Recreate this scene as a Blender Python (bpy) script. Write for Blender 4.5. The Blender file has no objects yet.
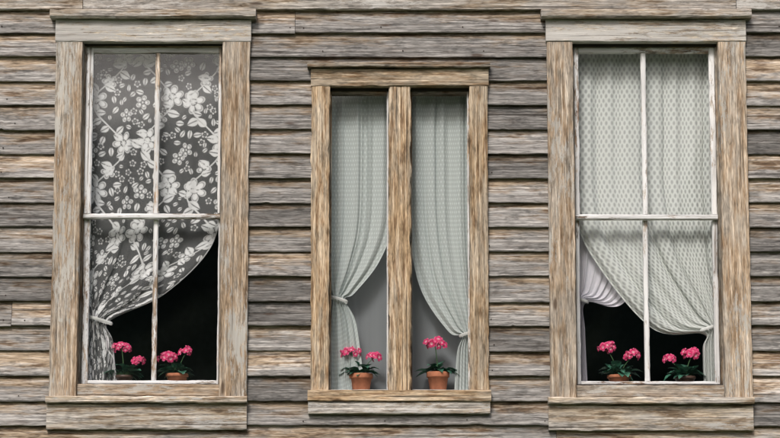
import bpy, math, random
import numpy as np
from mathutils import Vector, Matrix
random.seed(7); R=np.random.RandomState(11)
scene=bpy.context.scene

# ------------------------------------------------------------------ survey
PX=0.005; D=12.0; PITCH=math.radians(8.8); ZC=3.45
def wx(x): return (x-390)*PX
def wz(y, yd=0.0):
    b=(219-y)*PX/D
    cy=-D*math.cos(PITCH); cz=ZC-D*math.sin(PITCH)
    t=(yd-cy)/(math.cos(PITCH)-b*math.sin(PITCH))
    return cz+t*(math.sin(PITCH)+b*math.cos(PITCH))
def wp(x,y,yd=0.0):
    b=(219-y)*PX/D
    cy=-D*math.cos(PITCH)
    t=(yd-cy)/(math.cos(PITCH)-b*math.sin(PITCH))
    return (t*(x-390)*PX/D, wz(y,yd))

# ------------------------------------------------------------------ helpers
def empty(name, parent=None, loc=(0,0,0)):
    o=bpy.data.objects.new(name,None); scene.collection.objects.link(o)
    o.location=loc
    if parent: o.parent=parent
    return o
def mesh_obj(name, verts, faces, mats, parent=None, smooth=False, midx=None):
    me=bpy.data.meshes.new(name)
    me.from_pydata([tuple(v) for v in verts],[],faces)
    for m in mats: me.materials.append(m)
    if midx is not None: me.polygons.foreach_set('material_index', midx)
    if smooth: me.polygons.foreach_set('use_smooth',[True]*len(me.polygons))
    me.update()
    o=bpy.data.objects.new(name,me); scene.collection.objects.link(o)
    if parent: o.parent=parent
    return o
def vattr(o,name,data):
    data=np.asarray(data,dtype=np.float32)
    if data.ndim==2:
        a=o.data.attributes.new(name,'FLOAT_VECTOR','POINT'); a.data.foreach_set('vector',data.ravel())
    else:
        a=o.data.attributes.new(name,'FLOAT','POINT'); a.data.foreach_set('value',data)
def sn(xs, step, amp):
    xs=np.asarray(xs); lo,hi=xs.min()-step,xs.max()+2*step
    k=np.arange(lo,hi+step,step); v=R.randn(len(k))*amp
    return np.interp(xs,k,v)

# ------------------------------------------------------------------ node helpers
class NT:
    def __init__(s,mat):
        mat.use_nodes=True; s.t=mat.node_tree; s.t.nodes.clear(); s.n=s.t.nodes; s.l=s.t.links
    def link(s,a,b): s.l.new(a,b)
    def setin(s,sock,v):
        if isinstance(v,bpy.types.NodeSocket): s.l.new(v,sock)
        else: sock.default_value=v
    def math(s,op,a,b=None,c=None,clamp=False):
        n=s.n.new('ShaderNodeMath'); n.operation=op; n.use_clamp=clamp
        s.setin(n.inputs[0],a)
        if b is not None: s.setin(n.inputs[1],b)
        if c is not None: s.setin(n.inputs[2],c)
        return n.outputs[0]
    def mix(s,f,a,b,blend='MIX'):
        n=s.n.new('ShaderNodeMix'); n.data_type='RGBA'; n.blend_type=blend
        s.setin(n.inputs[0],f); s.setin(n.inputs[6],a); s.setin(n.inputs[7],b)
        return n.outputs[2]
    def rng(s,v,a,b,c=0.0,d=1.0,smooth=True):
        n=s.n.new('ShaderNodeMapRange'); n.interpolation_type='SMOOTHSTEP' if smooth else 'LINEAR'
        s.setin(n.inputs[0],v); n.inputs[1].default_value=a; n.inputs[2].default_value=b
        n.inputs[3].default_value=c; n.inputs[4].default_value=d
        return n.outputs[0]
    def noise(s,vec,scale,detail=4,rough=0.55,dist=0.0,mscale=(1,1,1),loc=(0,0,0)):
        m=s.n.new('ShaderNodeMapping'); m.inputs['Scale'].default_value=mscale; m.inputs['Location'].default_value=loc
        s.link(vec,m.inputs[0])
        n=s.n.new('ShaderNodeTexNoise'); n.inputs['Scale'].default_value=scale
        n.inputs['Detail'].default_value=detail; n.inputs['Roughness'].default_value=rough
        n.inputs['Distortion'].default_value=dist
        s.link(m.outputs[0],n.inputs['Vector']); return n.outputs['Fac']
    def attr(s,name,out='Vector'):
        a=s.n.new('ShaderNodeAttribute'); a.attribute_name=name
        return a.outputs[out]
    def bump(s,h,strength=0.5,dist=0.003):
        b=s.n.new('ShaderNodeBump'); b.inputs['Strength'].default_value=strength; b.inputs['Distance'].default_value=dist
        s.link(h,b.inputs['Height']); return b.outputs[0]
    def out(s,sh):
        o=s.n.new('ShaderNodeOutputMaterial'); s.link(sh,o.inputs[0])
    def princ(s,col,rough=0.8,normal=None,spec=0.2):
        p=s.n.new('ShaderNodeBsdfPrincipled'); s.setin(p.inputs['Base Color'],col); s.setin(p.inputs['Roughness'],rough)
        p.inputs['Specular IOR Level'].default_value=spec
        if normal is not None: s.link(normal,p.inputs['Normal'])
        return p.outputs[0]
def c4(c): return (c[0],c[1],c[2],1.0)

def wood(name, gray, tan, brown, tanbias=0.0, vk=0.35, paint=None, pamt=0.5, bstr=0.7, crackk=0.6, spot=0.6, tk=0.75, grain=1.0):
    m=bpy.data.materials.new(name); t=NT(m)
    gc=t.attr('gc'); vv=t.attr('vv','Fac'); tone=t.attr('tone','Fac')
    patch=t.noise(gc,1.0,2,0.6,0,(1.7,9,3))
    patch2=t.noise(gc,1.0,3,0.7,0,(6,36,5),(9,3,1))
    fib=t.noise(gc,1.0,2,0.75,0,(16,300,60))
    fib2=t.noise(gc,1.0,3,0.7,0,(2.6,90,20),(3,7,2))
    cont=t.noise(gc,1.0,2,0.5,0,(1.0,14,4),(1,5,9))
    spn=t.noise(gc,1.0,3,0.75,0,(9,30,10),(6,1,3))
    w=t.math('MULTIPLY_ADD',t.math('SUBTRACT',vv,0.5),vk,t.math('ADD',patch,t.math('MULTIPLY',t.math('SUBTRACT',patch2,0.5),0.8)))
    w=t.math('ADD',w,t.math('MULTIPLY_ADD',t.math('SUBTRACT',tone,0.5),0.25,tanbias))
    wf=t.rng(w,0.34,0.70)
    col=t.mix(wf,c4(gray),c4(tan))
    brm=t.math('MULTIPLY',t.rng(patch2,0.49,0.64),t.rng(w,0.42,0.66,0.2*grain,0.95*grain))
    col=t.mix(brm,col,c4(brown))
    col=t.mix(t.math('MULTIPLY',t.rng(fib2,0.50,0.66),0.6),col,c4([min(0.75,g*1.6) for g in gray]))
    f=t.rng(fib,0.3,0.7,0.42,1.40,False)
    f2=t.rng(fib2,0.28,0.6,1-0.56*grain,1.15,False)
    fm=t.math('MULTIPLY',f,f2)
    br=t.math('MULTIPLY',fm,t.math('MULTIPLY_ADD',tone,tk,1.10-tk*0.5-0.05))
    br=t.math('MULTIPLY',br,t.rng(spn,0.50,0.68,1.06,1.0-spot))
    rgb=t.n.new('ShaderNodeCombineColor')
    for i in range(3): t.link(br,rgb.inputs[i])
    col=t.mix(1.0,col,rgb.outputs[0],'MULTIPLY')
    cm=t.math('MULTIPLY',cont,13.0); cm=t.math('FRACT',cm); cm=t.math('ABSOLUTE',t.math('SUBTRACT',cm,0.5))
    crack=t.math('MULTIPLY',t.rng(cm,0.0,0.08,1.0,0.0),t.rng(patch2,0.38,0.6,0.05,0.8))
    split=t.noise(gc,1.0,1,0.5,0,(1.2,60,8),(21,2,4))
    split=t.rng(split,0.67,0.71)
    crack=t.math('MAXIMUM',t.math('MULTIPLY',crack,0.7),split)
    col=t.mix(t.math('MULTIPLY',crack,crackk),col,(0.025,0.019,0.015,1))
    mp=t.n.new('ShaderNodeMapping'); mp.inputs['Scale'].default_value=(2.6,9,0.4); t.link(gc,mp.inputs[0])
    vo=t.n.new('ShaderNodeTexVoronoi'); vo.inputs['Scale'].default_value=1.0; t.link(mp.outputs[0],vo.inputs['Vector'])
    kn=t.rng(vo.outputs['Distance'],0.05,0.12,1.0,0.0)
    col=t.mix(t.math('MULTIPLY',kn,0.75),col,(0.05,0.028,0.017,1))
    if paint:
        pn=t.noise(gc,1.0,5,0.78,0,(10,50,10),(4,4,4))
        pn2=t.noise(gc,1.0,1,0.5,0.0,(1.5,5,5),(14,4,4))
        pv=t.math('ADD',t.math('MULTIPLY',pn,0.6),t.math('MULTIPLY',pn2,0.4))
        pm=t.rng(pv,0.62-pamt*0.3,0.67-pamt*0.3+0.01)
        pm=t.math('MULTIPLY',pm,t.rng(crack,0.0,1.0,1.0,0.3))
        pc=t.mix(t.rng(patch,0.35,0.65),c4(paint),c4([p*0.78 for p in paint]))
        pc=t.mix(t.math('MULTIPLY',t.rng(fib2,0.35,0.52,1,0),0.4),pc,c4([p*0.4 for p in paint]))
        col=t.mix(t.math('MULTIPLY',pm,0.92),col,pc)
    h=t.math('SUBTRACT',fib2,split)
    t.out(t.princ(col,0.88,t.bump(h,bstr,0.005),0.1))
    return m
def plain(name,col,rough=0.8,spec=0.2,var=0.25,scale=8.0,bumpd=0.0):
    m=bpy.data.materials.new(name); t=NT(m)
    g=t.n.new('ShaderNodeTexCoord').outputs['Object']
    n=t.noise(g,scale,3,0.6)
    c=t.mix(t.rng(n,0.3,0.7),c4([x*(1-var) for x in col]),c4([x*(1+var) for x in col]))
    t.out(t.princ(c,rough,t.bump(n,0.5,bumpd) if bumpd else None,spec)); return m

M_SIDE=wood('weathered_clapboard',(0.245,0.232,0.218),(0.325,0.248,0.172),(0.13,0.085,0.054),-0.01,0.66,tk=0.85,spot=0.4)
M_CASE=wood('weathered_casing',(0.31,0.268,0.22),(0.365,0.268,0.178),(0.20,0.13,0.078),0.0,0.1,(0.46,0.44,0.40),0.26,spot=0.28,grain=0.75)
M_HEAD=wood('casing_flaking_paint',(0.35,0.325,0.29),(0.38,0.32,0.24),(0.2,0.145,0.10),-0.06,0.1,(0.52,0.50,0.47),0.58,crackk=0.5,spot=0.32,grain=0.85)
M_APRON=wood('weathered_apron',(0.31,0.285,0.255),(0.36,0.29,0.21),(0.16,0.11,0.07),-0.02,0.2,(0.5,0.48,0.45),0.28,spot=0.35,grain=0.9)
M_MULL=wood('rough_brown_timber',(0.32,0.265,0.20),(0.37,0.26,0.155),(0.17,0.10,0.055),0.04,0.1,spot=0.36,grain=0.85)
M_SASH=wood('sash_white_paint',(0.36,0.31,0.26),(0.40,0.28,0.18),(0.2,0.12,0.08),0.0,0.1,(0.76,0.76,0.755),0.70,bstr=0.35)
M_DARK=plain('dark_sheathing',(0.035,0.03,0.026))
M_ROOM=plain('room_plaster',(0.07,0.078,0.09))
M_JAMB=wood('jamb_grey',(0.2,0.18,0.15),(0.26,0.18,0.11),(0.12,0.07,0.04),0,0.1)
M_NAIL=plain('rusty_nail',(0.03,0.02,0.016),0.7)
M_STONE=plain('stone_foundation',(0.28,0.26,0.24),0.9,0.2,0.35,3.0,0.02)
M_ROOF=plain('roof_shingles',(0.11,0.10,0.095),0.9,0.1,0.3,14,0.01)
M_GRASS=plain('grass',(0.075,0.10,0.04),0.95,0.05,0.4,1.5,0.05)
M_PATH=plain('gravel',(0.24,0.22,0.19),0.95,0.05,0.3,30,0.02)
M_ADDED_HILL=plain('added_hill_green',(0.085,0.11,0.07),0.95,0.05,0.6,0.25)  # dark green for the hill added behind the camera, mirrored in the panes

house=empty('wooden_house')

# ------------------------------------------------------------------ planks
def plank(name,x0,x1,z0,z1,yf,yb,axis,mat,parent,seg=0.02,rough=0.0011,bev=0.004,warp=0.0015,tone=None):
    L=(x1-x0) if axis=='x' else (z1-z0); W=(z1-z0) if axis=='x' else (x1-x0)
    n=max(2,int(L/seg)+1); s=np.linspace(0,L,n)
    b=min(bev,W*0.2)
    prof=[(0,yb),(0,yf+b),(b,yf),(W*0.25,yf),(W*0.5,yf),(W*0.75,yf),(W-b,yf),(W,yf+b),(W,yb)]
    k=len(prof)
    wl=sn(s,0.45,warp*0.6); wy=sn(s,0.4,warp)
    off=R.rand(3)*60
    P=np.zeros((n,k,3))
    for j,(w,y) in enumerate(prof):
        ew=0; ey=0
        if j in(1,2,6,7):
            ew=sn(s,0.05,rough)+sn(s,0.02,rough*0.5)
            ch=np.clip(sn(s,0.12,1.0)-1.4,0,1)*rough*4
            ew=ew+(ch if j<3 else -ch); ey=sn(s,0.04,rough)*0.7
        elif j in (3,4,5): ey=sn(s,0.05,rough*0.5)
        P[:,j,0]=s; P[:,j,1]=w+ew+wl*(1 if 0<j<8 else 0); P[:,j,2]=y+ey+(wy if 0<j<8 else 0)
    faces=[]
    for i in range(n-1):
        for j in range(k-1):
            a=i*k+j; faces.append((a,a+1,a+k+1,a+k))
    faces.append(tuple(range(k))); faces.append(tuple(reversed(range((n-1)*k,n*k))))
    F=P.reshape(-1,3)
    if axis=='x': V=np.stack([x0+F[:,0],F[:,2],z0+F[:,1]],1)
    else:
        V=np.stack([x0+F[:,1],F[:,2],z0+F[:,0]],1); faces=[tuple(reversed(f)) for f in faces]
    o=mesh_obj(name,V,faces,[mat],parent)
    vattr(o,'gc',F+off); vattr(o,'vv',F[:,1]/W)
    vattr(o,'tone',np.full(len(F),(0.25+0.5*R.rand() if tone is None else tone)))
    return o

# ------------------------------------------------------------------ siding
PITCHB=24.5*PX*1.0115
def siding(name,X0,X1,zlo,zhi,zref,cuts,fine=(None,None),rot=0,loc=(0,0,0),parent=house,nails=True,split=2.2):
    V=[];Fc=[];GC=[];VV=[];TN=[];nv=0; NV=[];NF=[]
    k0=int(math.floor((zlo-zref)/PITCHB)); k1=int(math.ceil((zhi-zref)/PITCHB))
    for k in range(k0,k1):
        zb=zref+k*PITCHB; zt=zb+PITCHB+0.022
        if zb<zlo-0.01 or zt>zhi+0.05: continue
        ivs=[(X0,X1)]
        for (ca,cb,c0,c1) in cuts:
            if zb<c1 and zb+PITCHB>c0:
                new=[]
                for a,b in ivs:
                    if cb<=a or ca>=b: new.append((a,b)); continue
                    if a<ca: new.append((a,ca))
                    if b>cb: new.append((cb,b))
                ivs=new
        segs=[]
        for a,b in ivs:
            while b-a>split*1.3:
                w=split*(0.6+0.7*R.rand()); segs.append((a,a+w-0.002)); a+=w
            segs.append((a,b))
        for a,b in segs:
            L=b-a
            st=0.012 if (fine[0] is not None and b>fine[0] and a<fine[1] and zb>2.1 and zb<4.8) else 0.12
            n=max(3,int(L/st)); s=np.linspace(0,L,n)
            off=R.rand(3)*80; tone=np.clip(0.5+R.randn()*0.32,0,1)
            butt=0.028+R.randn()*0.003
            zj=sn(s,0.6,0.0012)+sn(s,0.03,0.0006)+R.randn()*0.0018
            chip=np.clip(sn(s,0.04,1.0)-1.8,0,1.0)*0.010
            yj=sn(s,0.5,0.0022)
            prof=[0.0,0.33,0.66,0.93,0.975,1.0,1.0]
            k_=len(prof); P=np.zeros((n,k_,3)); vv=np.zeros((n,k_))
            H=zt-zb
            for j,f in enumerate(prof):
                z=zt-f*H; y=-0.006-(butt)*f
                P[:,j,0]=a+s
                P[:,j,2]=z+(zj+chip)*f
                P[:,j,1]=y-yj*f+ sn(s,0.05,0.0006)
                if j==5: P[:,j,1]+=0.003
                if j==6: P[:,j,1]=-0.004; P[:,j,2]=zb+0.004
                vv[:,j]=1-f
            base=nv
            V.append(P.reshape(-1,3))
            g=np.stack([np.repeat(s,k_),(vv.ravel()*H),P.reshape(-1,3)[:,1]],1)+off
            GC.append(g); VV.append(vv.ravel()); TN.append(np.full(n*k_,tone))
            for i in range(n-1):
                for j in range(k_-1):
                    q=base+i*k_+j; Fc.append((q,q+1,q+k_+1,q+k_))
            Fc.append(tuple(base+j for j in reversed(range(k_)))); Fc.append(tuple(base+(n-1)*k_+j for j in range(k_)))
            nv+=n*k_
            if nails and st<0.05:
                xs=list(np.arange(a+0.03+R.rand()*0.03,b-0.02,0.40))+[b-0.03]
                for xn in xs:
                    xn+=R.randn()*0.008
                    zn=zb+0.028+R.randn()*0.003; yn=-0.006-butt*0.8-0.003
                    b0=len(NV); r=0.0035
                    for q in range(8):
                        an=q*math.pi/4; NV.append((xn+r*math.cos(an),yn,zn+r*math.sin(an)))
                    for q in range(8):
                        an=q*math.pi/4; NV.append((xn+r*math.cos(an),yn+0.01,zn+r*math.sin(an)))
                    NF.append(tuple(b0+q for q in range(8)))
                    for q in range(8): NF.append((b0+q,b0+8+q,b0+8+(q+1)%8,b0+(q+1)%8))
    o=mesh_obj(name,np.concatenate(V),Fc,[M_SIDE],parent)
    vattr(o,'gc',np.concatenate(GC)); vattr(o,'vv',np.concatenate(VV)); vattr(o,'tone',np.concatenate(TN))
    o.rotation_euler=(0,0,rot); o.location=loc
    if NV:
        mesh_obj('nails',NV,NF,[M_NAIL],parent)
    return o

HX=4.6; ZR=6.2
ops=[(wx(81),wx(221.5),wz(384),wz(46)),(wx(329),wx(469.5),wz(390),wz(91)),(wx(574),wx(720),wz(384),wz(47))]
cuts=[(wx(66),wx(236),wz(386),wz(40)),(wx(321),wx(479),wz(392),wz(88)),(wx(560),wx(734),wz(386),wz(40))]
belt0=wz(11.5); belt1=wz(-16)
zref=wz(10+24.5*17)
siding('clapboard_siding',-HX,HX,0.45,belt0+0.02,zref,cuts,(-2.1,2.1))
siding('clapboard_siding_upper',-HX,HX,belt1-0.02,ZR,zref,[],(None,None))
for sx,rt in((-1,-math.pi/2),(1,math.pi/2)):
    siding('clapboard_siding_side',-3.5,3.5,0.45,ZR,zref,[],rot=rt,loc=(sx*HX,3.5,0))
siding('clapboard_siding_rear',-HX,HX,0.45,ZR,zref,[],rot=math.pi,loc=(0,7.0,0))
xb=-HX
for ln in (3.05,3.3,2.85):
    plank('belt_board',xb,xb+ln-0.003,belt0,belt1,-0.043,-0.001,'x',M_APRON,house,warp=0.0015,tone=0.45)
    xb+=ln
for sx in(-1,1):
    x=sx*HX; plank('corner_board',min(x-0.06,x+0.06),max(x-0.06,x+0.06),0.42,ZR,-0.05,0.08,'z',M_CASE,house,seg=0.2)

bv=[];bf=[]
def box(x0,x1,y0,y1,z0,z1,V=None,F=None):
    V=bv if V is None else V; F=bf if F is None else F
    b=len(V)
    for z in(z0,z1):
        V+= [(x0,y0,z),(x1,y0,z),(x1,y1,z),(x0,y1,z)]
    F+= [(b,b+3,b+2,b+1),(b+4,b+5,b+6,b+7),(b,b+1,b+5,b+4),(b+1,b+2,b+6,b+5),(b+2,b+3,b+7,b+6),(b+3,b,b+4,b+7)]
x=-HX+0.01
for (a,b,c,d) in ops:
    box(x,a,0.0,0.14,0.4,ZR); box(a,b,0.0,0.14,0.4,c); box(a,b,0.0,0.14,d,ZR); x=b
box(x,HX-0.01,0.0,0.14,0.4,ZR)
box(-HX+0.01,-HX+0.13,0.14,6.99,0.4,ZR); box(HX-0.13,HX-0.01,0.14,6.99,0.4,ZR); box(-HX+0.13,HX-0.13,6.86,6.99,0.4,ZR)
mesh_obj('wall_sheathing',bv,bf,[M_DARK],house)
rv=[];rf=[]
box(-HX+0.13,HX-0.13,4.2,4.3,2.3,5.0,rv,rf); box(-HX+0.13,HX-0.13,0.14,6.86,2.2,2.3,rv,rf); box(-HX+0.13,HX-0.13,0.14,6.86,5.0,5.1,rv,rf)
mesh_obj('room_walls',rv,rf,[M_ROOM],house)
fv=[];ff=[]; box(-HX-0.03,HX+0.03,-0.02,7.05,-0.1,0.42,fv,ff); mesh_obj('stone_foundation',fv,ff,[M_STONE],house)
rv=[(-HX-.4,-.35,6.15),(HX+.4,-.35,6.15),(HX+.4,3.5,8.6),(-HX-.4,3.5,8.6),(-HX-.4,7.35,6.15),(HX+.4,7.35,6.15)]
rv+=[(a,b,c+0.12) for a,b,c in rv]
rf=[(0,1,2,3),(3,2,5,4),(6,9,8,7),(9,10,11,8),(0,6,7,1),(4,5,11,10),(0,3,9,6),(3,4,10,9),(1,7,8,2),(2,8,11,5)]
mesh_obj('roof',rv,rf,[M_ROOF],house)
gv=[(-HX,0.02,ZR-.02),(-HX,6.98,ZR-.02),(-HX,3.5,8.5),(HX,0.02,ZR-.02),(HX,6.98,ZR-.02),(HX,3.5,8.5)]
mesh_obj('gable_ends',gv,[(0,2,1),(3,4,5)],[M_STONE],house)

# ------------------------------------------------------------------ glass (thin pane: same reflectance from both sides)
def glass_mat():
    m=bpy.data.materials.new('old_window_glass'); t=NT(m)
    tr=t.n.new('ShaderNodeBsdfTransparent'); tr.inputs[0].default_value=(0.97,0.98,0.98,1)
    gl=t.n.new('ShaderNodeBsdfGlossy'); gl.inputs['Roughness'].default_value=0.05
    lw=t.n.new('ShaderNodeLayerWeight'); lw.inputs['Blend'].default_value=0.5
    fac=t.math('MULTIPLY_ADD',t.math('POWER',lw.outputs['Facing'],5.0),0.85,0.07)
    mx=t.n.new('ShaderNodeMixShader'); t.link(fac,mx.inputs[0]); t.link(tr.outputs[0],mx.inputs[1]); t.link(gl.outputs[0],mx.inputs[2])
    t.out(mx.outputs[0]); return m
M_GLASS=glass_mat()
def glass(x0,x1,z0,z1,y,parent):
    mesh_obj('glass_pane',[(x0,y,z0),(x1,y,z0),(x1,y,z1),(x0,y,z1)],[(0,1,2,3)],[M_GLASS],parent)

# ------------------------------------------------------------------ double-hung windows
def double_hung(xo0,xi0,xi1,xo1,pl,pr,mu,dy=0):
    w=empty('sash_window',house)
    X=lambda v:wx(v)
    zs=wz(397+dy)
    plank('casing_left',X(xo0),X(xi0),zs,wz(44.3),-0.052,-0.001,'z',M_CASE,w)
    plank('casing_right',X(xi1),X(xo1),zs,wz(44.3),-0.052,-0.001,'z',M_CASE,w)
    plank('head_casing',X(xo0-1),X(xo1+1),wz(44),wz(22),-0.056,-0.001,'x',M_HEAD,w,tone=0.7)
    plank('head_cap',X(xo0-6),X(xo1+6),wz(22)+0.001,wz(13.5),-0.098,-0.001,'x',M_APRON,w,bev=0.008,tone=0.5)
    plank('sub_sill',X(xi0)+0.001,X(xi1)-0.001,wz(396.5+dy),wz(384.5+dy),-0.030,0.10,'x',M_CASE,w,tone=0.4)
    plank('sill',X(xo0-2.5),X(xo1+0.5),wz(404+dy),wz(397.3+dy),-0.082,-0.001,'x',M_APRON,w,bev=0.006,tone=0.9)
    plank('apron',X(xo0-2),X(xo1),wz(430+dy),wz(404.4+dy),-0.050,-0.001,'x',M_APRON,w,tone=0.6)
    plank('jamb_left',X(xi0)-0.02,X(xi0)+0.008,wz(384+dy),wz(45),0.0,0.18,'z',M_JAMB,w,rough=0.0003,warp=0)
    plank('jamb_right',X(xi1)-0.008,X(xi1)+0.02,wz(384+dy),wz(45),0.0,0.18,'z',M_JAMB,w,rough=0.0003,warp=0)
    plank('jamb_head',X(xi0)+0.009,X(xi1)-0.009,wz(47),wz(44.6),0.003,0.18,'x',M_JAMB,w,rough=0.0003,warp=0)
    zb=wz(384+dy,0.03)+0.001; zm0=wz(219+dy,0.03); zm1=wz(213.8+dy,0.03); zt=wz(47,0.03)
    a=X(xi0)+0.009; b=X(xi1)-0.009
    kw=dict(rough=0.0008,warp=0.0006,bev=0.005)
    plank('upper_sash_stile_left',a,X(pl),zm1,zt,0.012,0.045,'z',M_SASH,w,**kw)
    plank('upper_sash_stile_right',X(pr),b,zm1,zt,0.012,0.045,'z',M_SASH,w,**kw)
    plank('upper_sash_top_rail',X(pl)+0.001,X(pr)-0.001,wz(53.5,0.03),zt,0.015,0.045,'x',M_SASH,w,**kw)
    plank('meeting_rail',a,b,zm0,zm1-0.001,0.010,0.047,'x',M_SASH,w,tone=0.2,**kw)
    plank('upper_muntin',X(mu-2.4),X(mu+2.4),zm1+0.001,wz(53.5,0.03)-0.001,0.017,0.042,'z',M_SASH,w,**kw)
    plank('lower_sash_stile_left',a,X(pl)-0.004,zb,zm0-0.001,0.040,0.075,'z',M_SASH,w,**kw)
    plank('lower_sash_stile_right',X(pr)+0.004,b,zb,zm0-0.001,0.040,0.075,'z',M_SASH,w,**kw)
    plank('lower_sash_bottom_rail',X(pl)-0.003,X(pr)+0.003,zb,wz(380.5+dy,0.05),0.043,0.075,'x',M_SASH,w,**kw)
    plank('lower_muntin',X(mu-2.4),X(mu+2.4),wz(380.5+dy,0.05)+0.001,zm0-0.001,0.045,0.072,'z',M_SASH,w,**kw)
    glass(X(pl)-0.004,X(pr)+0.004,zm0,wz(50,0.03),0.032,w)
    glass(X(pl)-0.008,X(pr)+0.008,zb+0.005,zm0,0.060,w)
    plank('inner_stool',X(xi0)+0.010,X(xi1)-0.010,wz(386.5+dy,0.1),wz(384+dy,0.1)-0.004,0.101,0.34,'x',M_SASH,w,seg=0.1,rough=0.0003,warp=0)
    return wz(384+dy,0.1)-0.004
st1=double_hung(54,81,221.5,249,90,217,155,0)
st3=double_hung(548,574,720,747.5,580.5,712.5,646,1)

# ------------------------------------------------------------------ middle window
w2=empty('casement_window',house)
plank('casing_left',wx(311.5),wx(329.5),wz(390.5),wz(88.3),-0.050,-0.001,'z',M_MULL,w2,rough=0.0017)
plank('casing_right',wx(469.5),wx(488),wz(390.5),wz(88.3),-0.050,-0.001,'z',M_MULL,w2,rough=0.0017)
plank('head_casing',wx(310.5),wx(489),wz(88),wz(70.5),-0.054,-0.001,'x',M_MULL,w2,tone=0.35,rough=0.0017)
plank('head_cap',wx(307),wx(490.5),wz(70.5)+0.001,wz(65.5),-0.080,-0.001,'x',M_JAMB,w2)
plank('mullion',wx(388.5),wx(410.5),wz(391.5),wz(88.3),-0.046,0.06,'z',M_MULL,w2,rough=0.0026,warp=0.003,bev=0.007,tone=0.6)
plank('sill',wx(309),wx(489.5),wz(402),wz(391),-0.074,-0.001,'x',M_MULL,w2,tone=0.7)
plank('sill_lip',wx(309.5),wx(488.5),wz(414.5),wz(402.4),-0.060,-0.001,'x',M_APRON,w2,tone=0.8)
for a,b in((329.5,388.5),(410.5,469.5)):
    A=wx(a)+0.0005;B=wx(b)-0.0005; zb=wz(391)+0.001; zt=wz(88.6)
    kw=dict(rough=0.0006,warp=0.0004,bev=0.003)
    plank('stop_left',A,A+0.008,zb,zt,0.012,0.06,'z',M_JAMB,w2,**kw)
    plank('stop_right',B-0.008,B,zb,zt,0.012,0.06,'z',M_SASH,w2,**kw)
    plank('stop_top',A+0.009,B-0.009,wz(94),zt,0.010,0.06,'x',M_JAMB,w2,**kw)
    plank('stop_bottom',A+0.009,B-0.009,zb,wz(389.3),0.010,0.06,'x',M_HEAD,w2,**kw)
    glass(A+0.005,B-0.005,zb,zt,0.035,w2)
plank('jamb_left',wx(329.5)-0.02,wx(329.5)+0.0003,wz(390),wz(89),0.0,0.18,'z',M_JAMB,w2,rough=0,warp=0)
plank('jamb_right',wx(469.5)-0.0003,wx(469.5)+0.02,wz(390),wz(89),0.0,0.18,'z',M_JAMB,w2,rough=0,warp=0)
st2=wz(391,0.08)+0.001
plank('inner_stool',wx(330),wx(469),st2-0.02,st2,0.065,0.36,'x',M_SASH,w2,seg=0.1,rough=0.0003,warp=0)

# ------------------------------------------------------------------ lace curtains
def fabric(name,col,net,full=0.97,transl=0.12):
    m=bpy.data.materials.new(name); t=NT(m)
    la=t.attr('lace','Fac')
    al=t.math('MULTIPLY_ADD',la,full-net,net,clamp=True)
    d=t.n.new('ShaderNodeBsdfDiffuse'); d.inputs[0].default_value=c4(col)
    tl=t.n.new('ShaderNodeBsdfTranslucent'); tl.inputs[0].default_value=c4(col)
    mx=t.n.new('ShaderNodeMixShader'); mx.inputs[0].default_value=transl; t.link(d.outputs[0],mx.inputs[1]); t.link(tl.outputs[0],mx.inputs[2])
    tr=t.n.new('ShaderNodeBsdfTransparent')
    m2=t.n.new('ShaderNodeMixShader'); t.link(al,m2.inputs[0]); t.link(tr.outputs[0],m2.inputs[1]); t.link(mx.outputs[0],m2.inputs[2])
    t.out(m2.outputs[0]); return m
def catmull(P,ts):
    P=np.asarray(P,float); K=len(P)
    i=np.clip(ts.astype(int),0,K-2); f=(ts-i)[:,None]
    p0=P[np.clip(i-1,0,K-1)];p1=P[i];p2=P[i+1];p3=P[np.clip(i+2,0,K-1)]
    return 0.5*((2*p1)+(-p0+p2)*f+(2*p0-5*p1+4*p2-p3)*f**2+(-p0+3*p1-3*p2+p3)*f**3)
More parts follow.
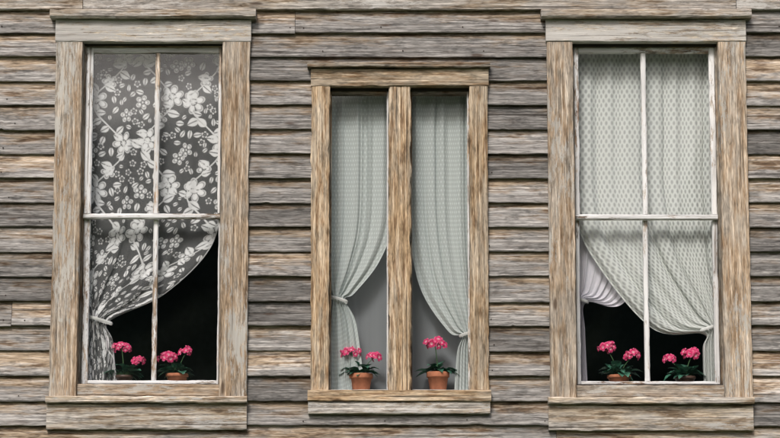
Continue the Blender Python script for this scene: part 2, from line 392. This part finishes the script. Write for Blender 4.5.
def curtain(name,tracks,yd,Wc,pattern,nf,amp,mat,tie_idx,res=0.0026,xamp=0.5,tie=True):
    us=[t[0] for t in tracks]; K=len(tracks[0][1])
    T=[np.array([wp(x,y,yd) for x,y in t[1]]) for t in tracks]
    NU=int(Wc/res); 
    Lm=np.sum(np.linalg.norm(np.diff(T[-1],axis=0),axis=1)); NVv=int(Lm/res)
    ts0=np.linspace(0,K-1,2000); c=catmull(T[len(T)//2],ts0)
    al=np.concatenate([[0],np.cumsum(np.linalg.norm(np.diff(c,axis=0),axis=1))])
    ts=np.interp(np.linspace(0,al[-1],NVv),al,ts0); ts[-1]=K-1-1e-6
    C=[catmull(t,ts) for t in T]
    u=np.linspace(0,1,NU)
    G=np.zeros((NVv,NU,2))
    for d in (0,1):
        if len(us)==2: G[:,:,d]=C[0][:,d][:,None]*(1-u)+C[1][:,d][:,None]*u
        else:
            a,b,cc=C[0][:,d][:,None],C[1][:,d][:,None],C[2][:,d][:,None]
            L0=(1-u)*(1-2*u); L1=4*u*(1-u); L2=u*(2*u-1)
            G[:,:,d]=a*L0+b*L1+cc*L2
    vn=np.linspace(0,1,NVv)[:,None]; U=u[None,:]
    ph=np.convolve(np.pad(sn(u,0.13,0.55),20,mode='edge'),np.ones(41)/41,'valid')[None,:]+0*vn
    wob=np.interp(vn[:,0],np.linspace(0,1,9),np.cumsum(R.randn(9)*0.25))[:,None]
    th=2*np.pi*nf*U+ph*1.8+wob*np.sin(3*U+1)
    A=amp*(0.6+0.4*np.sin(2*np.pi*(U*2.3+R.rand()))*np.cos(2*vn+R.rand()*6))
    dt=np.abs(ts-tie_idx)[:,None]; near=np.exp(-(dt/0.55)**2) if tie else 0*dt
    A=A*(1-0.4*near)
    f=np.sin(th)+0.28*np.sin(2.3*th+1.3)+0.08*np.sin(5.1*th+2*vn)
    width=np.linalg.norm(G[:,-1]-G[:,0],axis=1)[:,None]
    xw=xamp*A*np.cos(th)*np.minimum(1,width/0.25)
    Y=yd-A*f-near*0.012*np.sin(np.pi*U)
    seg=np.linalg.norm(np.diff(G,axis=0),axis=2); t_len=np.concatenate([np.zeros((1,NU)),np.cumsum(seg,axis=0)])
    V=np.stack([G[:,:,0]+xw,Y,G[:,:,1]],2).reshape(-1,3)
    S=(U*Wc+0*vn); La=pattern(S,t_len,Wc)
    La=La*(0.90+0.14*R.rand(*La.shape))
    edge=np.exp(-((Wc-S)/0.006)**2)*0.9; La=np.clip(np.maximum(La,edge),0,1)
    idx=np.arange(NVv*NU).reshape(NVv,NU)
    q=np.stack([idx[:-1,:-1],idx[1:,:-1],idx[1:,1:],idx[:-1,1:]],2).reshape(-1,4)
    me=bpy.data.meshes.new('fabric'); me.vertices.add(len(V)); me.vertices.foreach_set('co',V.ravel().astype(np.float32))
    me.loops.add(q.size); me.loops.foreach_set('vertex_index',q.ravel().astype(np.int32))
    me.polygons.add(len(q)); me.polygons.foreach_set('loop_start',np.arange(0,q.size,4,dtype=np.int32))
    me.update(calc_edges=True); me.polygons.foreach_set('use_smooth',[True]*len(q)); me.materials.append(mat)
    root=empty(name)
    o=bpy.data.objects.new('fabric',me); scene.collection.objects.link(o); o.parent=root
    vattr(o,'lace',La.ravel())
    if tie:
        k=np.argmin(np.abs(ts-tie_idx)); p0=G[k,0]; p1=G[k,-1]; cx=(p0+p1)/2; r=abs(p1[0]-p0[0])/2+0.012
        tv=[];tf=[]; N=24
        for i in range(N):
            an=2*math.pi*i/N
            for dz,dr in((-0.008,0),(0,0.004),(0.008,0)):
                tv.append((cx[0]+(r+dr)*math.cos(an),yd+(0.03+dr)*math.sin(an),cx[1]+dz+0.3*(r)*math.cos(an)*(1 if p1[0]<p0[0] else -1)))
        for i in range(N):
            j=(i+1)%N
            for q_ in(0,1): tf.append((i*3+q_,j*3+q_,j*3+q_+1,i*3+q_+1))
        mesh_obj('tieback',tv,tf,[M_TIE],root,True)
    return root
M_TIE=plain('tieback_cloth',(0.6,0.6,0.58),0.9)

def pat_floral(S,T,W):
    out=np.zeros_like(S)
    rr=np.random.RandomState(5)
    sc=S[0]
    def win(cx,cy,r):
        i0,i1=np.searchsorted(sc,[cx-r,cx+r]); 
        col=T[:,min(max((i0+i1)//2,0),T.shape[1]-1)]
        j0,j1=np.searchsorted(col,[cy-r*1.5,cy+r*1.5])
        return slice(j0,j1),slice(i0,i1)
    def flower(cx,cy,r0,rot,n=6):
        w=win(cx,cy,r0*1.2); s=S[w]; t=T[w]
        if s.size==0: return
        x=s-cx;y=t-cy; r=np.hypot(x,y); th=np.arctan2(y,x)+rot
        rad=r0*(0.34+0.66*np.abs(np.cos(n/2*th))**0.6)
        ins=1/(1+np.exp(np.clip((r-rad)/0.0012,-30,30)))
        vein=np.exp(-((rad-r)/0.004-2.2)**2)*(r>r0*0.3)*0.7
        ring=np.exp(-((r-r0*0.26)/0.0035)**2)
        sep=np.exp(-((r*np.cos(n/2*th))/0.0045)**2)*(r>r0*0.1)
        v=ins*(1-np.clip(vein+0.85*ring+0.75*sep,0,0.9))
        out[w]=np.maximum(out[w],v)
    def leaf(cx,cy,L,rot,wd=0.36):
        w=win(cx,cy,L*1.1); s=S[w]; t=T[w]
        if s.size==0: return
        c_,s_=math.cos(rot),math.sin(rot); x=(s-cx)*c_+(t-cy)*s_; y=-(s-cx)*s_+(t-cy)*c_
        q=np.clip(x/L,0,1)
        hw=wd*L*np.sin(np.pi*q**0.8)
        ins=1/(1+np.exp(np.clip((np.abs(y)-hw)/0.001,-30,30)))*(x>0)*(x<L)
        vein=np.exp(-(y/0.003)**2)
        v=ins*(0.97-0.85*vein); out[w]=np.maximum(out[w],v)
    def vine(pts,wd=0.0042):
        P=np.array(pts); c=catmull(P,np.linspace(0,len(P)-1.001,len(P)*14))
        for a in c:
            w=win(a[0],a[1],0.014); s=S[w]; t=T[w]
            if s.size==0: continue
            v=np.exp(-(((s-a[0])**2+(t-a[1])**2)/wd**2)**2); out[w]=np.maximum(out[w],v*0.95)
    H=0.46
    for k in range(-1,5):
        o=k*H
        for sgn,xb in((0,0.0),(1,0.27),(0,0.54)):
            oo=o+sgn*0.21
            vine([(xb+0.14+0.085*math.sin(j*math.pi/3.0),oo+j*H/6) for j in range(-1,8)])
            fl=[(0.225,0.10,0.062),(0.075,0.33,0.064),(0.14,0.215,0.040),(0.25,0.40,0.036),(0.045,0.13,0.038)]
            for fx,fy,fr in fl: flower(xb+fx+rr.randn()*0.008,oo+fy+rr.randn()*0.008,fr,rr.rand()*2,6 if fr>0.05 else 5)
            for j in range(13):
                yy=j*H/13; cx=xb+0.14+0.085*math.sin(yy/H*2*math.pi)
                side=1 if j%2 else -1
                leaf(cx,oo+yy,0.045+rr.rand()*0.03,(0.0 if side>0 else math.pi)+rr.uniform(-0.9,0.9),0.3)
    nv,nu=S.shape
    for tr_ in range(3200):
        i=rr.randint(8,nv-8); j=rr.randint(8,nu-8)
        L=rr.uniform(0.028,0.055); rot=rr.uniform(0,6.28)
        cx,cy=S[i,j],T[i,j]
        ok=True
        for q in (0.0,0.35,0.7,1.05):
            ii=int(i+q*L*math.sin(rot)/0.0026); jj=int(j+q*L*math.cos(rot)/0.0026)
            if not(3<ii<nv-3 and 3<jj<nu-3) or out[ii-3:ii+4,jj-3:jj+4].max()>0.3: ok=False;break
        if not ok: continue
        if tr_%3==0: flower(cx,cy,0.018,rr.rand()*3,5)
        else: leaf(cx,cy,L,rot,0.27)
    net=0.5+0.5*np.sign(np.cos(2*np.pi*S/0.0104)*np.cos(2*np.pi*T/0.0104))
    return np.maximum(out,net*0.08)
def pat_mesh(cell,dot,base,dia=True):
    def f(S,T,W):
        a=S/cell; b=T/cell
        if dia: x=a+b*0.62; y=a-b*0.62
        else:
            x=a+0.5*(np.floor(b)%2); y=b
        fx=x-np.round(x); fy=y-np.round(y)
        if not dia: fx=(x%1)-0.5; fy=(y%1)-0.5
        r=np.hypot(fx,fy)
        d=1/(1+np.exp((r-dot)/0.05))
        return np.clip(base+(1-base)*d,0,1)
    return f
def pat_dots(S,T,W): return pat_mesh(0.022,0.24,0.12,False)(S,T,W)
def pat_dia(S,T,W):
    d=pat_mesh(0.029,0.32,0.0,True)(S,T,W); return 1-1.0*d
def pat_plain(S,T,W): return np.full_like(S,0.8)

M_LACE1=fabric('floral_lace',(0.72,0.72,0.72),0.10,1.0,0.08)
M_LACE2=fabric('dotted_lace',(0.58,0.625,0.61),0.70,1.0)
M_LACE3=fabric('diamond_lace',(0.66,0.68,0.65),0.50,1.0)
M_LACE4=fabric('plain_sheer',(0.70,0.68,0.73),0.8,1.0)
M_LINER=fabric('grey_liner',(0.20,0.212,0.22),0.95,1.0,0.05)

curtain('lace_curtain',[
 (0,[(84,38),(84,120),(85,200),(86,255),(87,295),(88,318),(87,342),(86,392)]),
 (.5,[(154,38),(154,120),(150,200),(138,252),(112,296),(98,318),(100,342),(103,392)]),
 (1,[(224,38),(224,120),(222,190),(212,246),(165,294),(110,321),(113,342),(118,392)])],
 0.12,0.78,pat_floral,4.5,0.010,M_LACE1,5)
curtain('lace_curtain',[
 (0,[(326,82),(326,160),(327,230),(329,268),(331,288),(333,299),(331,325),(329,396)]),
 (.5,[(359,82),(359,160),(357,225),(349,264),(341,288),(339,299),(343,325),(346,396)]),
 (1,[(393,82),(393,160),(392,222),(378,262),(354,293),(345,300),(356,325),(365,396)])],
 0.12,0.62,pat_dots,5,0.012,M_LACE2,5)
curtain('lace_curtain',[
 (0,[(473,82),(473,160),(473,230),(473,280),(473,315),(471,332),(472,350),(473,396)]),
 (.5,[(441,82),(441,160),(443,228),(450,282),(462,320),(466,334),(464,350),(463,396)]),
 (1,[(407,82),(407,160),(408,225),(420,288),(448,331),(462,336),(457,352),(454,396)])],
 0.12,0.62,pat_dots,5,0.012,M_LACE2,5)
curtain('window_liner',[
 (0,[(322,82),(322,200),(322,300),(322,398)]),(1,[(478,82),(478,200),(478,300),(478,398)])],
 0.24,0.85,pat_plain,6,0.006,M_LINER,2,res=0.006,tie=False)
curtain('lace_curtain',[
 (0,[(719,38),(719,120),(719,200),(718,260),(717,300),(715,322),(715,345),(717,394)]),
 (.5,[(648,38),(648,120),(650,200),(664,256),(697,311),(711,327),(710,345),(711,394)]),
 (1,[(573,38),(573,120),(574,195),(588,250),(650,327),(703,334),(703,349),(704,394)])],
 0.125,0.95,pat_dia,7,0.015,M_LACE3,5)
curtain('lace_curtain',[
 (0,[(572,38),(572,120),(572,200),(573,250),(576,282),(579,298),(579,330),(580,394)]),
 (1,[(719,38),(704,120),(678,200),(655,250),(622,304),(586,303),(585,332),(588,394)])],
 0.190,0.8,pat_plain,8,0.010,M_LACE4,5,res=0.004)

def rod(x0,x1,z,y,parent):
    V=[];F=[];N=12
    for x in(x0,x1):
        for i in range(N):
            a=2*math.pi*i/N; V.append((x,y+0.008*math.cos(a),z+0.008*math.sin(a)))
    for i in range(N): F.append((i,(i+1)%N,N+(i+1)%N,N+i))
    F.append(tuple(range(N)));F.append(tuple(range(N,2*N)))
    mesh_obj('curtain_rod',V,F,[M_TIE],parent,False)
rod(wx(78),wx(226),wz(36,0.2),0.145,house); rod(wx(322),wx(478),wz(80,0.2),0.15,house); rod(wx(570),wx(724),wz(36,0.2),0.155,house)

# ------------------------------------------------------------------ potted flowers
M_TERRA=plain('terracotta',(0.40,0.155,0.085),0.8,0.2,0.2,25)
M_POTD=plain('dark_glazed_pot',(0.07,0.04,0.03),0.4,0.4,0.2,25)
M_SOIL=plain('soil',(0.03,0.02,0.014),0.95,0.1,0.3,60)
M_LEAF=plain('leaf',(0.04,0.125,0.082),0.5,0.3,0.6,22)
M_STEM=plain('stem',(0.06,0.12,0.05),0.6)
def petalmat():
    m=bpy.data.materials.new('pink_petal'); t=NT(m)
    a=t.attr('pt','Fac')
    c=t.mix(t.rng(a,0.1,0.45),(0.80,0.45,0.50,1),(0.66,0.045,0.16,1)); c=t.mix(t.rng(a,0.6,1.0),c,(0.76,0.19,0.32,1))
    d=t.n.new('ShaderNodeBsdfDiffuse'); t.link(c,d.inputs[0]); tl=t.n.new('ShaderNodeBsdfTranslucent'); t.link(c,tl.inputs[0])
    mx=t.n.new('ShaderNodeMixShader'); mx.inputs[0].default_value=0.2; t.link(d.outputs[0],mx.inputs[1]); t.link(tl.outputs[0],mx.inputs[2]); t.out(mx.outputs[0]); return m
M_PET=petalmat()
def lathe(name,prof,mat,parent,N=40):
    V=[];F=[]
    for r,z in prof:
        for i in range(N):
            a=2*math.pi*i/N; V.append((r*math.cos(a),r*math.sin(a),z))
    for k in range(len(prof)-1):
        for i in range(N):
            j=(i+1)%N; F.append((k*N+i,k*N+j,(k+1)*N+j,(k+1)*N+i))
    F.append(tuple(reversed(range(N)))); 
    return mesh_obj(name,V,F,[mat],parent,True)
def plant(px,pz,yd,w,h,clusters,potmat,seed,spread=1.2):
    rnd=random.Random(seed)
    x0=wp(px,380,yd)[0]; root=empty('potted_geranium',None,(x0,yd,pz))
    r=w/2
    lathe('pot',[(r*0.68,0),(r*0.70,0.002),(r*0.88,h*0.72),(r*0.98,h*0.72+0.001),(r*1.0,h*0.75),(r*1.0,h-0.002),(r*0.97,h),(r*0.90,h),(r*0.88,h*0.8)],potmat,root)
    lathe('soil',[(r*0.89,h*0.86),(r*0.5,h*0.9),(0.001,h*0.9)],M_SOIL,root)
    SV=[];SF=[];LV=[];LF=[];PV=[];PF=[];PA=[]
    def tube(p0,p1,p2,rad):
        N=6;M=7;b=len(SV)
        for k in range(M):
            t=k/(M-1); p=(1-t)**2*p0+2*t*(1-t)*p1+t*t*p2
            for i in range(N):
                a=2*math.pi*i/N; SV.append(p+Vector((rad*math.cos(a),rad*math.sin(a),0)))
        for k in range(M-1):
            for i in range(N): SF.append((b+k*N+i,b+k*N+(i+1)%N,b+(k+1)*N+(i+1)%N,b+(k+1)*N+i))
    def leaf(base,dirv,L,wd,droop):
        side=dirv.cross(Vector((0,0,1))).normalized() if abs(dirv.z)<0.99 else Vector((1,0,0))
        b=len(LV); K=7
        for k in range(K):
            t=k/(K-1); c=base+dirv*L*t+Vector((0,0,-droop*t*t*L))
            hw=wd*L*math.sin(math.pi*min(1,0.06+t**0.75*0.94))*(1+0.10*math.sin(k*2.4))
            up=side.cross(dirv).normalized()
            LV.append(c-side*hw+up*hw*0.35); LV.append(c); LV.append(c+side*hw+up*hw*0.35)
        for k in range(K-1):
            for q in(0,1): LF.append((b+k*3+q,b+k*3+q+1,b+(k+1)*3+q+1,b+(k+1)*3+q))
    base=Vector((0,0,h*0.88))
    for i in range(34):
        a=rnd.uniform(0,2*math.pi); el=rnd.uniform(-0.1,0.9)
        d=Vector((math.cos(a)*math.cos(el)*1.25,math.sin(a)*math.cos(el)*0.45,math.sin(el)*0.8)).normalized()
        st=base+Vector((rnd.uniform(-.5,.5)*r,rnd.uniform(-.4,.3)*r,rnd.uniform(0,0.012)))
        mid=st+d*rnd.uniform(0.008,0.034)*spread+Vector((0,0,0.008))
        tube(st-Vector((0,0,0.01)),(st+mid)/2+Vector((0,0,0.004)),mid,0.0013)
        leaf(mid,(d+Vector((0,-0.12,rnd.uniform(-0.35,0.1)))).normalized(),rnd.uniform(0.034,0.06)*spread,rnd.uniform(0.32,0.45),rnd.uniform(0.1,0.6))
    def floret(c,n,size):
        n=n.normalized(); a=n.cross(Vector((0.3,0.2,1))).normalized(); b2=n.cross(a); ro=rnd.random()*6.28
        for k in range(5):
            th=ro+k*2*math.pi/5; d=a*math.cos(th)+b2*math.sin(th); s=n.cross(d)
            b=len(PV)
            for (t,wd,up) in((0.05,0.06,0),(0.35,0.26,0.10),(0.7,0.38,0.16),(0.92,0.26,0.10),(1.0,0.0,0.05)):
                for sg in(-1,1):
                    PV.append(c+d*size*t+s*size*wd*sg+n*size*(up+0.08*(wd))); PA.append(t)
            for q in range(4): PF.append((b+q*2,b+q*2+1,b+q*2+3,b+q*2+2))
    for (cx,cy,cw) in clusters:
        cw*=1.3
        X,Z=wp(cx,cy,yd); c=Vector((X-x0,rnd.uniform(-0.02,0.0),Z-pz))
        tube(base,Vector((c.x*0.4,0,(c.z+h)*0.55)),c-Vector((0,0,0.008)),0.0024)
        n=int(12*cw/0.05)
        for i in range(n):
            th=i*2.39996; zz=1-1.45*(i+0.5)/n; rr_=math.sqrt(max(0,1-zz*zz))
            dn=Vector((rr_*math.cos(th),rr_*math.sin(th)*0.6,zz*0.75))
            p=c+Vector((dn.x*cw*0.85,dn.y*cw*0.5,dn.z*cw*0.62))*rnd.uniform(0.7,1.25)
            tube(c-Vector((0,0,0.01)),(c+p)/2,p,0.0008)
            floret(p,dn+Vector((rnd.uniform(-.5,.5),rnd.uniform(-1.1,-.3),rnd.uniform(-.2,.4))),rnd.uniform(0.015,0.024))
    mesh_obj('stems',SV,SF,[M_STEM],root,True)
    mesh_obj('leaves',LV,LF,[M_LEAF],root,True)
    o=mesh_obj('flowers',PV,PF,[M_PET],root,False); vattr(o,'pt',PA)
    return root
yd=0.135
plant(124,st1,yd,0.09,0.050,[(122,348,0.036),(139,361,0.026)],M_POTD,1)
plant(177,st1,yd,0.115,0.058,[(168,358,0.040),(186,352,0.022)],M_TERRA,2)
plant(361,st2,yd,0.12,0.090,[(351,353,0.040),(374,357,0.024)],M_TERRA,3)
plant(438,st2,yd,0.115,0.098,[(435,344,0.036)],M_TERRA,4)
plant(619,st3,yd,0.12,0.056,[(607,348,0.040),(632,356,0.034)],M_TERRA,5)
plant(685,st3,yd,0.11,0.050,[(692,354,0.036),(669,359,0.024)],M_POTD,6)

# ------------------------------------------------------------------ ground and an unseen wooded hill, added to darken the glass reflections
gv=[];gf=[];N=40
for i in range(N+1):
    for j in range(N+1):
        a=(i/N*2-1);b=(j/N*2-1); X=math.copysign(abs(a)**2.5,a)*400; Yv=math.copysign(abs(b)**2.5,b)*400
        gv.append((X,Yv,0.0))
for i in range(N):
    for j in range(N): gf.append((i*(N+1)+j,(i+1)*(N+1)+j,(i+1)*(N+1)+j+1,i*(N+1)+j+1))
mesh_obj('ground',gv,gf,[M_GRASS])
mesh_obj('gravel_path',[(-30,-9.5,0.004),(30,-9.5,0.004),(30,-7.2,0.004),(-30,-7.2,0.004)],[(0,1,2,3)],[M_PATH])
hv=[];hf=[];NX=120;NY=24
for i in range(NX+1):
    for j in range(NY+1):
        X=(i/NX*2-1)*220; t=j/NY
        z=-0.5+34*math.sin(t*math.pi/2)**1.2*(0.85+0.15*math.sin(X*0.03))+ (R.rand()*3.0 if j>0 else 0)
        hv.append((X+R.randn()*0.8,-60-t*70+R.randn()*0.8,z))
for i in range(NX):
    for j in range(NY):
        q=i*(NY+1)+j; hf.append((q,q+1,q+NY+2,q+NY+1))
mesh_obj('added_reflection_hill',hv,hf,[M_ADDED_HILL])  # out of view, added so the panes reflect dark green instead of bright sky

# ------------------------------------------------------------------ light
EL=math.radians(42); AZ=math.radians(-14)
w=bpy.data.worlds.new('World'); scene.world=w; w.use_nodes=True
nt=w.node_tree; nt.nodes.clear()
sky=nt.nodes.new('ShaderNodeTexSky'); sky.sky_type='NISHITA'; sky.sun_disc=False
sky.sun_elevation=EL; sky.dust_density=4.0; sky.air_density=0.8; sky.ozone_density=0.6
dirv=Vector((math.sin(AZ)*math.cos(EL),-math.cos(AZ)*math.cos(EL),math.sin(EL)))
sky.sun_rotation=math.atan2(dirv.x,dirv.y)
bg=nt.nodes.new('ShaderNodeBackground'); bg.inputs[1].default_value=0.15
wo=nt.nodes.new('ShaderNodeOutputWorld'); nt.links.new(sky.outputs[0],bg.inputs[0]); nt.links.new(bg.outputs[0],wo.inputs[0])
sl=bpy.data.lights.new('sun','SUN'); sl.energy=2.6; sl.angle=math.radians(14); sl.color=(1,0.98,0.96)
so=bpy.data.objects.new('sun',sl); scene.collection.objects.link(so); so.location=(0,-5,12)
so.rotation_euler=dirv.to_track_quat('Z','Y').to_euler()

# ------------------------------------------------------------------ camera
cam=bpy.data.cameras.new('camera'); co=bpy.data.objects.new('camera',cam); scene.collection.objects.link(co)
cam.sensor_width=36; cam.lens=36*D/(780*PX); cam.clip_end=2000; cam.clip_start=0.1
co.location=(0,-D*math.cos(PITCH),ZC-D*math.sin(PITCH)); co.rotation_euler=(math.pi/2+PITCH,0,0)
scene.camera=co
scene.view_settings.view_transform='Standard'; scene.view_settings.look='None'; scene.view_settings.exposure=0
